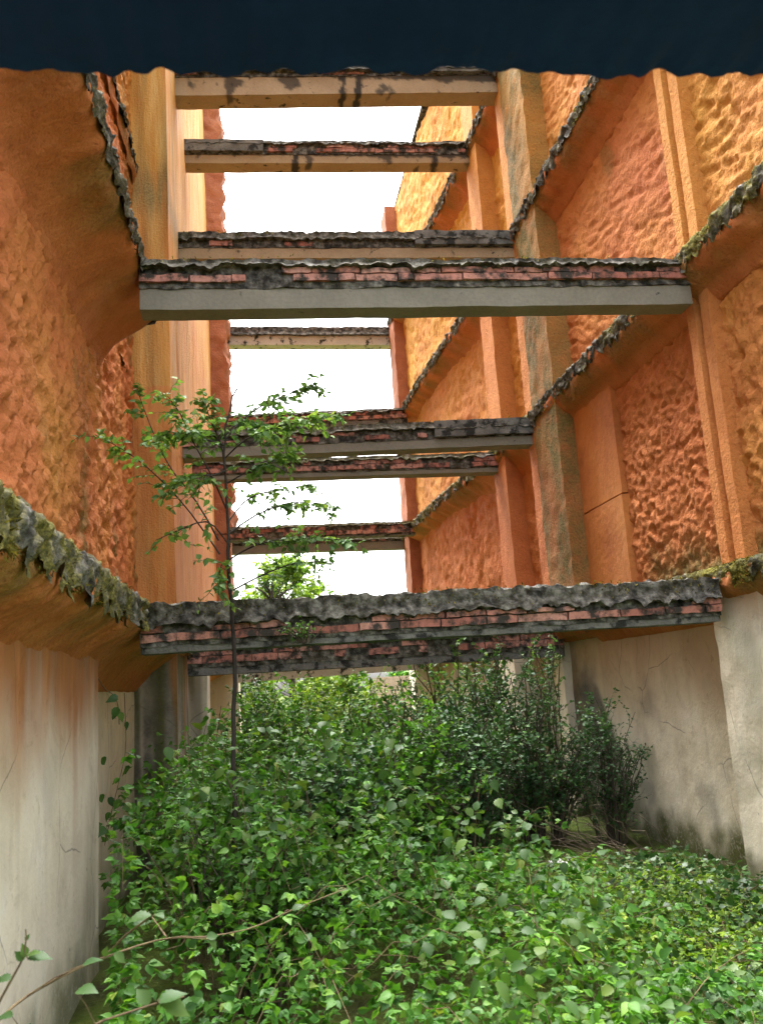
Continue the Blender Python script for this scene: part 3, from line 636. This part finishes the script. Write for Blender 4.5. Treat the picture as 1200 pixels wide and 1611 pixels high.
link_mesh('corrugated_sheet', np.concatenate([V1, V2]), [grid_faces(nx, ny, 0, True), grid_faces(nx, ny, n0)]+rim, M['navy'], cn)
b = Bag(); box_grid(b, (-2.4, .2, EYE+1.225), (3.4, .3, EYE+1.33), .5); box_grid(b, (-2.4, -1., EYE+1.225), (3.4, -.9, EYE+1.33), .5); b.build('purlin', M['navy'], cn)


# ------------------------------------------------------------------ plants
UP = np.array([0, 0, 1.])
def thick_h(x, y):
    h = .40 + .10*np.clip(y-3.2, 0, 7) + .42*fbm(x*1.3, y*1.3, 0, 3, 61) + .15*sstep(7, 11, y) + .55*sstep(1.1, -.2, x)*sstep(4.2, 6.2, y)*sstep(9, 7.5, y)
    h = h*(1-.42*sstep(.9, 1.9, x)*sstep(5.8, 7.2, y))
    return np.clip(h, .25, 1.6)*(1-.62*sstep(1.5, 2.6, x-.12*(y-6))*sstep(9.8, 8.2, y))
def right_edge(y): return 2.2 + .15*sstep(5, 7, y) + .2*sstep(7, 9, y) + 1.1*sstep(9, 10.5, y)

def cane_field(name, n, xy, hfun, mat, leaf, tm, trip, label, cat, stem_mat='cane', length=(.7, 1.6), nodes=13, spread=1., tilt=.62, stem_every=5):
    x, y = xy(n)
    n = len(x)
    hh = hfun(x, y)*rng.uniform(.45, 1.12, n)
    L = rng.uniform(*length, n)*spread; az = rng.uniform(0, 2*math.pi, n)
    t = np.linspace(0, 1, nodes)[None]
    bend = rng.normal(0, .35, (n, 1))
    d = L[:, None]*(t**1.3); a2 = az[:, None]+bend*t
    X = x[:, None]+np.cos(a2)*d*.75; Yv = y[:, None]+np.sin(a2)*d*.75
    Z = hh[:, None]*np.sin(np.minimum(t*1.35, 1.30)*math.pi/2)*(1-.22*np.clip(t-.75, 0, 1)*2)
    X = np.clip(X, np.where(Yv < 7.2, -.150*Yv, -1.3), 4.15)
    Z = Z + .03*rng.normal(0, 1, Z.shape)*t + .02
    P = np.stack([X, Yv, Z], -1)
    T = unit(np.gradient(P, axis=1))
    bg_ = Bag()
    for j in range(3, nodes):
        p, tt = P[:, j], T[:, j]
        side = np.where((np.arange(n)+j) % 2 == 0, 1., -1.)[:, None]
        lat = unit(np.cross(tt, UP))*side
        axis = unit(lat*rng.uniform(.5, 1.1, (n, 1)) + tt*rng.uniform(.1, .8, (n, 1)) + rng.normal(0, .25, (n, 3)) + np.array([0, 0, -.05]))
        nn = unit(UP + rng.normal(0, tilt, (n, 3)))
        pet = rng.uniform(.02, .06, (n, 1)); q = p+axis*pet
        sz = leaf*rng.uniform(.55, 1.25, n)*(1-.35*(j == nodes-1)) * np.clip(.75+.05*(q[:, 1]-4), .8, 1.35)
        add_leaves(bg_, q, axis+rng.normal(0, .1, (n, 3)), nn, sz, tm)
        if trip:
            for sg in (-1, 1):
                ax2 = unit(axis*.55 + sg*np.cross(axis, nn)*.85)
                add_leaves(bg_, q, ax2+rng.normal(0, .1, (n, 3))-[0, 0, .1], unit(nn+rng.normal(0, .2, (n, 3))), sz*rng.uniform(.7, .92, n), tm)
    root = thing(name, label, cat, (1, 6, 0)); root['kind'] = 'stuff'
    bg_.build('foliage', M[mat], root)
    st = Bag(); tubes(st, [(P[i], np.linspace(.0036, .0014, nodes)) for i in range(0, n, stem_every)], 4)
    st.build('stem', M[stem_mat], root)
    return root

def xy_thicket(n):
    y = 3.0 + (rng.uniform(0, 1, n)**1.25)*10.5
    x = rng.uniform(-1.1, 4.0, n); ok = (x < right_edge(y)+rng.normal(0, .2, n)) & (x > -.150*y) & ~((x > .3) & (y > 8.2+.6*rng.uniform(-1, 1, n))) & (fbm(x*1.7, y*1.7, 3, 3, 91) > -.22+rng.normal(0, .1, n))
    return x[ok], y[ok]
cane_field('bramble_thicket', 3300, xy_thicket, thick_h, 'leaf_bramble', .082, OVATE, True, 'dense green bramble thicket filling the floor between the walls', 'brambles')
def xy_low(n):
    y = rng.uniform(5.2, 8.6, n); x = rng.uniform(1.3, 3.6, n)
    ok = (np.hypot((x-2.55)/.95, (y-6.9)/1.5) < 1+.25*rng.normal(0, 1, n)) & ~((x > 2.9) & (y > 7.6))
    return x[ok], y[ok]
cane_field('low_weeds', 1100, xy_low, lambda x, y: .20+.08*fbm(x*2, y*2, 0, 2, 66)+0*x, 'leaf_low', .050, SIMPLE, True, 'bright yellow green low weeds in the patch right of the thicket', 'weeds', length=(.2, .5), nodes=9, tilt=.4)
def xy_ivy(n):
    y = 4.2 + rng.uniform(0, 1, n)*4.6; x = rng.uniform(1.9, 4.2, n)
    ok = (x > right_edge(y)+.0+.55*sstep(6, 7, y)-.35*sstep(5.6, 4.8, y)+rng.normal(0, .15, n)) & ~((x < 3.3) & (y > 7.9)) & ~((x > 3.75) & (y > 6.6))
    return x[ok], y[ok]
cane_field('ivy_patch', 1050, xy_ivy, lambda x, y: .20+.12*fbm(x*1.5, y*1.5, 0, 2, 67)+0*x, 'leaf_ivy', .066, LOBED, False, 'dark glossy ivy spreading at the foot of the right hand wall', 'ivy', length=(.4, 1.0), nodes=13, tilt=.6)

def branchy(stems, twig_n, twig_l, leaf_n, leaf_s, bagL, lines, tm, up=.5, droop=0., tri=False, t0=.25, flat=.45, jit=.35):
    """side twigs with alternate leaves along each stem polyline"""
    PP, AA, NN, SS = [], [], [], []
    for S, r0 in stems:
        S = np.asarray(S, float); k = len(S)
        lines.append((S, np.linspace(r0, r0*.35, k)))
        tg = unit(np.gradient(S, axis=0))
        for q in range(twig_n):
            t = t0+(1-t0)*(q+rng.uniform(0, 1))/twig_n
            f = t*(k-1); i = min(int(f), k-2); p = S[i]+(S[i+1]-S[i])*(f-i)
            a = rng.uniform(0, 2*math.pi)
            dvec = unit(np.array([math.cos(a), math.sin(a), rng.normal(up, .3)])*.9 + tg[i]*.6)
            l = twig_l*rng.uniform(.5, 1.2)*(1.15-.5*t)
            tt = np.linspace(0, 1, 5)[:, None]
            tw = p + dvec*l*tt + np.array([0, 0, -droop*l])*tt**2 + rng.normal(0, .05*l, (5, 3))*tt
            lines.append((tw, np.linspace(max(.0022, r0*.3), .0012, 5)))
            for u in range(leaf_n):
                s = (u+rng.uniform(.3, 1.))/leaf_n; f2 = s*4; i2 = min(int(f2), 3); lp = tw[i2]+(tw[i2+1]-tw[i2])*(f2-i2)
                dv = unit(tw[i2+1]-tw[i2]); lat = unit(np.cross(dv, UP))*(1 if u % 2 else -1)
                ax = dv*rng.uniform(.2, .9)+lat*rng.uniform(.4, 1.)+rng.normal(0, jit, 3)+np.array([0, 0, -.15])
                PP.append(lp); AA.append(ax); NN.append(UP+rng.normal(0, flat, 3)); SS.append(leaf_s*rng.uniform(.6, 1.25))
    add_leaves(bagL, PP, AA, NN, SS, tm)

def shrub(name, label, base, h, rad, nst, twig_n, twig_l, leaf_n, leaf_s, mat, tm=SIMPLE, wood='bark', cat='shrub', group=None, up=.4, squash=.8, flat=.6):
    t = thing(name, label, cat, base, group); base = np.array(base, float)
    if h > 1.4 and base[1] > 8 and base[0] > -.3: h = h*1.12
    stems = []
    for i in range(nst):
        a = rng.uniform(0, 2*math.pi); rr = rad*math.sqrt(rng.uniform(0, 1)); top = base + np.array([math.cos(a)*rr, math.sin(a)*rr*squash, h*rng.uniform(.72, 1.03)*(1-.38*(rr/rad)**2)])
        u = np.linspace(0, 1, 7)[:, None]; s0 = base+np.array([math.cos(a)*rr*.3, math.sin(a)*rr*.3, -.03])
        mid = (top-s0)*np.concatenate([u**1.5, u**1.5, u**.85], 1)
        stems.append((s0+mid+rng.normal(0, .03*h, (7, 3))*u, .012*rng.uniform(.6, 1.2)*max(1, h/2)))
    L = Bag(); lines = []
    branchy(stems, twig_n, twig_l, leaf_n, leaf_s, L, lines, tm, up=up, flat=flat, t0=.10)
    L.build('foliage', M[mat], t)
    W = Bag(); tubes(W, lines, 4); W.build('stem', M[wood], t)
    return t

shrub('small_leaved_shrub', 'broad dark green small leaved shrub against the grey stained plaster', (3.05, 10.6, 0), 2.0, 1.15, 60, 14, .42, 12, .058, 'leaf_dark')
shrub('small_leaved_shrub', 'dark green small leaved shrub between the bramble mass and the broad dark shrub', (1.95, 11.2, 0), 1.85, 1.05, 46, 14, .42, 11, .054, 'leaf_dark')
shrub('small_leaved_shrub', 'thin open shrub with sparse twigs, right of the broad dark shrub, before the wall', (3.85, 10.2, 0), 1.5, .55, 24, 12, .34, 8, .048, 'leaf_dark')
shrub('tall_shrub', 'taller fresh green shrub rising behind the dark shrubs toward the low brick beam', (2.75, 12.4, 0), 2.65, 1.0, 30, 11, .5, 11, .075, 'leaf_sapling', OVATE)
shrub('tall_shrub', 'slim leafy shrub with upright stems before the drain strip, reaching the beam above', (3.7, 11.6, 0), 2.75, .4, 7, 9, .3, 7, .06, 'leaf_sapling', OVATE)
shrub('leafy_shrub', 'leafy green shrub against the dark stained pillar at the left', (-.55, 9.6, 0), 1.75, .65, 22, 11, .38, 9, .062, 'leaf_bramble', OVATE)
shrub('leafy_shrub', 'mid green shrub around the base of the thin sapling', (-.12, 6.15, 0), 1.42, .6, 24, 11, .38, 9, .06, 'leaf_bramble', OVATE)
shrub('leafy_shrub', 'dense mid green shrub right of the sapling trunk in the middle of the passage', (.95, 11.6, 0), 2.05, 1.0, 34, 12, .45, 10, .072, 'leaf_bramble', OVATE)
shrub('leafy_shrub', 'grey green shrub behind the sapling near the left pillars', (.0, 13.2, 0), 2.05, .8, 22, 10, .45, 9, .07, 'leaf_dark', OVATE)
shrub('yellow_green_shrub', 'sunlit yellow green bush under the whitish far lintel', (1.5, 17.2, 0), 2.2, 1.2, 26, 11, .55, 9, .09, 'leaf_fresh', OVATE)
shrub('yellow_green_shrub', 'yellow green bush at the far left pillar, beyond the grey green shrub', (.2, 17.8, 0), 2.0, .9, 18, 11, .5, 9, .09, 'leaf_fresh', OVATE)
shrub('yellow_green_shrub', 'pale green bush beside the far right pillar', (2.9, 16.6, 0), 1.9, .8, 18, 11, .5, 9, .085, 'leaf_fresh', OVATE)

def xy_broad(n):
    y = rng.uniform(3.4, 9.5, n); x = rng.uniform(-1.0, 2.6, n); ok = (x < right_edge(y)) & (x > -.14*y) & (fbm(x*1.3, y*1.3, 0, 2, 88) > -.1)
    return x[ok], y[ok]
cane_field('nettle_patch', 620, xy_broad, lambda x, y: thick_h(x, y)*1.22+.05, 'leaf_hero', .098, SERR, False, 'taller broad leaved pale green nettles standing up among the brambles', 'nettles', length=(.15, .5), nodes=11, tilt=.45)

for lab, p_, h_, r_, n_, mt_, ls_ in (
    ('mid green bush in the middle of the mound, just behind the front brambles', (.45, 8.3, 0), 1.5, .75, 30, 'leaf_dark', .062),
    ('rounded green bush of the mound below the middle of the lowest near beam', (1.25, 8.7, 0), 1.62, .8, 34, 'leaf_bramble', .064),
    ('dark green bush of the mound directly before the broad dark shrub', (2.0, 9.2, 0), 1.6, .8, 34, 'leaf_dark', .058),
    ('green bush between the sapling trunk and the dark stained pier', (-.55, 8.1, 0), 1.35, .55, 24, 'leaf_bramble', .06),
    ('green bush right behind the sapling trunk, under the low brick beam', (.15, 10.2, 0), 1.85, .8, 32, 'leaf_bramble', .062)):
    shrub('leafy_shrub', lab, p_, h_, r_, n_, 13, .42, 10, ls_, mt_, OVATE)
# trees and masonry beyond the open end
def tree(label, base, h, rad, crown0, ncl, leaf_s, mat, twig_l=.9):
    t = thing('background_tree', label, 'tree', base, 'trees beyond the open end'); base = np.array(base, float)
    tk = [base+np.array([rng.normal(0, .06)*i, rng.normal(0, .06)*i, h*.85*i/6]) for i in range(7)]
    W = Bag(); tubes(W, [(tk, np.linspace(.028*h, .006*h, 7))], 7)
    L = Bag(); lines = []; stems = []
    for i in range(ncl):
        f = rng.uniform(.2, .98); z = crown0+(h-crown0)*f; a = rng.uniform(0, 2*math.pi); r = rad*math.sin(math.pi*min(.97, .22+.72*f))*rng.uniform(.45, 1.08)
        p0 = base+np.array([0, 0, max(h*.15, z-.35*r-.4)]); p1 = base+np.array([math.cos(a)*r, math.sin(a)*r, z])
        u = np.linspace(0, 1, 5)[:, None]; stems.append((p0+(p1-p0)*u+rng.normal(0, .05, (5, 3))*u, .02))
    branchy(stems, 9, twig_l, 12, leaf_s, L, lines, SIMPLE, t0=.45, flat=.7)
    W2 = lines; tubes(W, W2, 4); W.build('trunk', M['bark'], t); L.build('crown', M[mat], t)
tree('light green tree seen under the distant dark beam, left half of the bright lower opening', (1.1, 36, 0), 7.2, 2.9, 1.2, 95, .20, 'leaf_fresh')
tree('low bright bushy tree in the middle of the ground floor opening behind the lintel', (2.6, 33, 0), 3.1, 2.1, .2, 46, .18, 'leaf_fresh')
tree('low yellow green bushy tree behind the left side of the ground floor opening', (-1.0, 31, 0), 3.4, 2.0, .2, 46, .18, 'leaf_fresh')
tree('round bushy tree at the far right behind the pale brick wall', (6.3, 38, 0), 3.0, 2.3, .2, 40, .2, 'leaf_bramble')
hb = thing('brick_wall', 'pale low brick wall far beyond the open end, right of the bright bushes', 'wall', (4.6, 27, 0))
b = Bag()
for r in range(26):
    for q in range(9):
        x0 = 3.25+q*.26+(r % 2)*.13; box_grid(b, (x0, 27, r*.085), (x0+.25, 27.12, r*.085+.075), .3)
b.build('brickwork', M['farbrick'], hb); rough_box(hb, 'mortar', (3.2, 27.02, 0), (5.7, 27.11, 2.2), 'beam_pale', 0, 1, 1)

# ------------------------------------------------------------------ sapling
YS = 6.7
sp_ = thing('sapling_tree', 'thin young tree with dark slender trunk and airy layered leaves, crossing the beams', 'tree', tuple(atY(370, 1330, YS)*[1, 1, 0]))
def pth(pts, Y0_, Y1_=None):
    Y1_ = Y0_ if Y1_ is None else Y1_
    return np.array([atY(u, v, Y0_+(Y1_-Y0_)*i/(len(pts)-1)) for i, (u, v) in enumerate(pts)])
def smooth(P, n=14):
    P = np.asarray(P); s = np.linspace(0, len(P)-1, n); Q = np.stack([np.interp(s, np.arange(len(P)), P[:, i]) for i in range(3)], 1)
    Q[1:-1] = .25*Q[:-2]+.5*Q[1:-1]+.25*Q[2:]; return Q
tr = smooth(pth([(371, 1500), (370, 1300), (367, 1150), (368, 1000), (362, 900), (360, 820), (352, 740), (357, 660), (372, 610)], YS), 30)
W = Bag(); tubes(W, [(tr+rng.normal(0, .006, (30, 3)), np.linspace(.021, .006, 30))], 7)
limbs = [  # pixel polyline, depth at start and end, leaf spread
 ([(346, 872), (300, 805), (255, 755), (205, 712), (150, 684)], YS, YS-.55),
 ([(344, 850), (318, 800), (285, 755), (262, 735), (225, 640), (214, 606)], YS, YS+.3),
 ([(356, 800), (330, 740), (300, 690), (285, 650), (262, 620)], YS, YS-.4),
 ([(354, 745), (350, 700), (330, 660), (320, 622)], YS, YS+.2),
 ([(355, 720), (385, 690), (430, 672), (480, 662), (525, 655)], YS, YS-.5),
 ([(356, 690), (390, 650), (430, 630), (470, 612), (492, 604)], YS, YS+.45),
 ([(358, 760), (400, 735), (430, 725), (455, 712)], YS, YS-.2),
 ([(360, 840), (400, 810), (450, 790), (490, 790), (540, 798)], YS, YS+.35),
 ([(362, 880), (400, 856), (450, 846), (500, 846), (548, 850)], YS, YS-.35),
 ([(360, 820), (390, 780), (440, 770), (500, 760)], YS, YS+.6),
 ([(363, 905), (350, 880), (345, 905), (340, 930)], YS, YS-.2),
 ([(352, 700), (320, 690), (290, 680), (250, 690)], YS, YS-.3),
 ([(352, 690), (370, 665), (400, 668), (430, 690)], YS, YS+.2),
 ([(362, 860), (330, 815), (290, 830), (245, 850)], YS, YS-.4),
 ([(355, 740), (335, 750), (310, 745), (270, 770)], YS, YS-.3),
 ([(364, 930), (420, 900), (480, 880), (545, 890)], YS, YS-.4)]
L = Bag(); lines = []
dens = [20, 18, 24, 24, 36, 24, 27, 18, 32, 14, 15, 28, 30, 7, 18, 6]
for (pts, a, c), dn in zip(limbs, dens):
    branchy([(smooth(pth(pts, a, c), 9), .0075)], dn, .26, 8, .058, L, lines, OVATE, up=.02, droop=.25, t0=.28, flat=.5)
tubes(W, lines, 4); W.build('trunk', M['darkbark'], sp_); L.build('foliage', M['leaf_sapling'], sp_)

# ------------------------------------------------------------------ bramble shoots close to the viewer
def shoot(label, pts, Ya, Yb, r, lv, tm=SERR, extra=()):
    P = smooth(pth(pts, Ya, Yb), 22); t = thing('bramble_shoot', label, 'bramble shoot', tuple(P[0]), 'bramble shoots near the viewer')
    W = Bag(); tubes(W, [(P, np.linspace(r, r*.45, 22))]+[(smooth(pth(e, Ya, Yb), 7), r*.5) for e in extra], 6)
    L = Bag()
    for (u, v, Yl, su, sv, s, nx_, nz_) in lv:       # leaf base pixel, depth, direction on the picture, length, normal
        p = atY(u, v, Yl); ax = CR*su+CU*sv+CF*rng.normal(0, .25)
        n_ = UP*nz_+np.array([nx_, -.45, .2])+rng.normal(0, .15, 3)
        add_leaves(L, [p], [ax], [n_], [s*.62], tm)
        q = P[np.argmin(((P-p)**2).sum(1))]; 
        if np.linalg.norm(q-p) > .01: tubes(W, [(np.stack([q, (p+q)/2+[0, 0, .01], p]), r*.35)], 4)
    W.build('stem', M['cane'], t); L.build('foliage', M['leaf_hero'], t)
shoot('short upright bramble shoot with a yellow green tip before the left plaster wall', [(-30, 1640), (0, 1575), (22, 1535), (36, 1510), (42, 1478), (41, 1462)], 2.7, 2.7, .0042,
      [(38, 1510, 2.7, -.5, .75, .055, -.2, .6), (40, 1506, 2.7, -.1, .9, .06, .4, .3), (42, 1505, 2.7, .8, .45, .07, .2, .9), (44, 1508, 2.7, .95, .15, .105, .1, 1.), (41, 1480, 2.7, .3, .8, .03, 0, .5), (20, 1540, 2.7, -.9, .1, .08, 0, .9)])
shoot('long arching bramble cane crossing in front of the thicket from the left', [(-20, 1625), (25, 1577), (80, 1545), (130, 1520), (200, 1493), (262, 1474), (320, 1475), (400, 1462), (455, 1432), (545, 1398)], 2.9, 4.3, .0048,
      [(130, 1520, 3.0, .85, .4, .10, .1, .9), (165, 1505, 3.05, .1, .6, .05, .3, .6), (180, 1500, 3.1, .75, -.45, .075, .2, .7), (238, 1440, 3.3, -1, .1, .13, .1, 1.), (240, 1440, 3.3, -.65, -.65, .08, .0, .8), (245, 1438, 3.3, .75, .2, .075, .1, 1.),
       (325, 1475, 3.5, .9, .1, .075, .1, .6), (330, 1478, 3.5, .7, -.65, .07, .4, .4), (460, 1432, 4.1, .8, .4, .09, 0, 1.), (530, 1402, 4.3, .9, .35, .08, 0, 1.), (545, 1398, 4.3, .9, -.4, .08, 0, 1.),],
      extra=[[(262, 1474), (245, 1450), (236, 1438)]])
shoot('bramble shoot with broad pale leaves low in the left corner', [(60, 1700), (150, 1610), (240, 1580), (290, 1568)], 2.8, 3.1, .0042,
      [(250, 1578, 3.0, .9, .35, .14, 0, 1.), (255, 1580, 3.0, .85, -.25, .15, .1, 1.), (235, 1580, 3.0, -.5, .5, .10, 0, .9), (60, 1625, 2.8, -.95, .15, .13, 0, 1.), (120, 1560, 2.9, .7, .25, .12, 0, 1.), (20, 1600, 2.8, -.95, .05, .08, 0, 1.)])
vn = thing('climbing_vine', 'thin vine with a few round leaves hanging on the edge of the left plaster', 'vine', tuple(atY(156, 1060, 7.3)))
P1 = smooth(pth([(152, 1062), (165, 1085), (180, 1092), (187, 1110), (188, 1140)], 7.25), 12); P2 = smooth(pth([(196, 1090), (200, 1180), (180, 1260), (165, 1330)], 7.35), 12)
W = Bag(); tubes(W, [(P1, .004), (P2, .003)], 5); W.build('stem', M['cane'], vn)
L = Bag(); pp = np.array([atY(u, v, 7.22) for u, v in [(186, 1112), (190, 1120), (180, 1128), (198, 1135), (186, 1095), (160, 1192), (158, 1250), (170, 1255), (198, 1205), (186, 1290), (165, 1300)]])
add_leaves(L, pp, rng.normal(0, .4, (11, 3))+[0, -.1, -.7], rng.normal(0, .3, (11, 3))+[.5, -1, .2], rng.uniform(.06, .11, 11), OVATE); L.build('foliage', M['leaf_ivy'], vn)

# small things growing or lying about
shrub('seedling', 'small pale seedling hanging over the face of the lowest near beam', tuple(atY(482, 1005, 7.12)), .12, .18, 9, 4, .12, 4, .035, 'leaf_sapling', OVATE, cat='seedling')
shrub('seedling', 'tiny plant on top of the lowest near beam next to the sapling trunk', tuple(atY(430, 935, 7.28)), .12, .22, 8, 4, .10, 4, .03, 'leaf_dark', OVATE, cat='seedling')
db = thing('dead_branch', 'bare brown dead branches lying at the foot of the stained right wall', 'branch', (3.7, 9.3, 0)); W = Bag(); lines = []
for i in range(26):
    a = rng.uniform(2.2, 4.0); p = np.array([rng.uniform(3.3, 4.1), rng.uniform(8.7, 10.0), .03]); l = rng.uniform(.4, 1.0)
    u = np.linspace(0, 1, 7)[:, None]; lines.append((p+np.array([math.cos(a)*l, math.sin(a)*l*.6, rng.uniform(.05, .6)])*u+rng.normal(0, .05, (7, 3))*u, np.linspace(.008, .002, 7)))
tubes(W, lines, 5); W.build('twig', M['deadtwig'], db)
pc = atY(880, 1362, 9.2)
b = Bag(); gxx, gyy = np.meshgrid(np.linspace(-.11, .11, 14), np.linspace(-.07, .07, 10), indexing='ij')
Vp = np.stack([gxx, gyy, .05*fbm(gxx*14, gyy*14, 0, 3, 3)+.03], -1).reshape(-1, 3)+np.array([pc[0], pc[1], max(.02, pc[2])]); b.add(Vp, [grid_faces(14, 10)]); b.add(Vp+[0, 0, -.003], [grid_faces(14, 10, 0, True)])
tag(b.build('plastic_scrap', M['plastic']), 'small crumpled white plastic scrap at the edge of the dark shrub', 'litter', kind='thing')
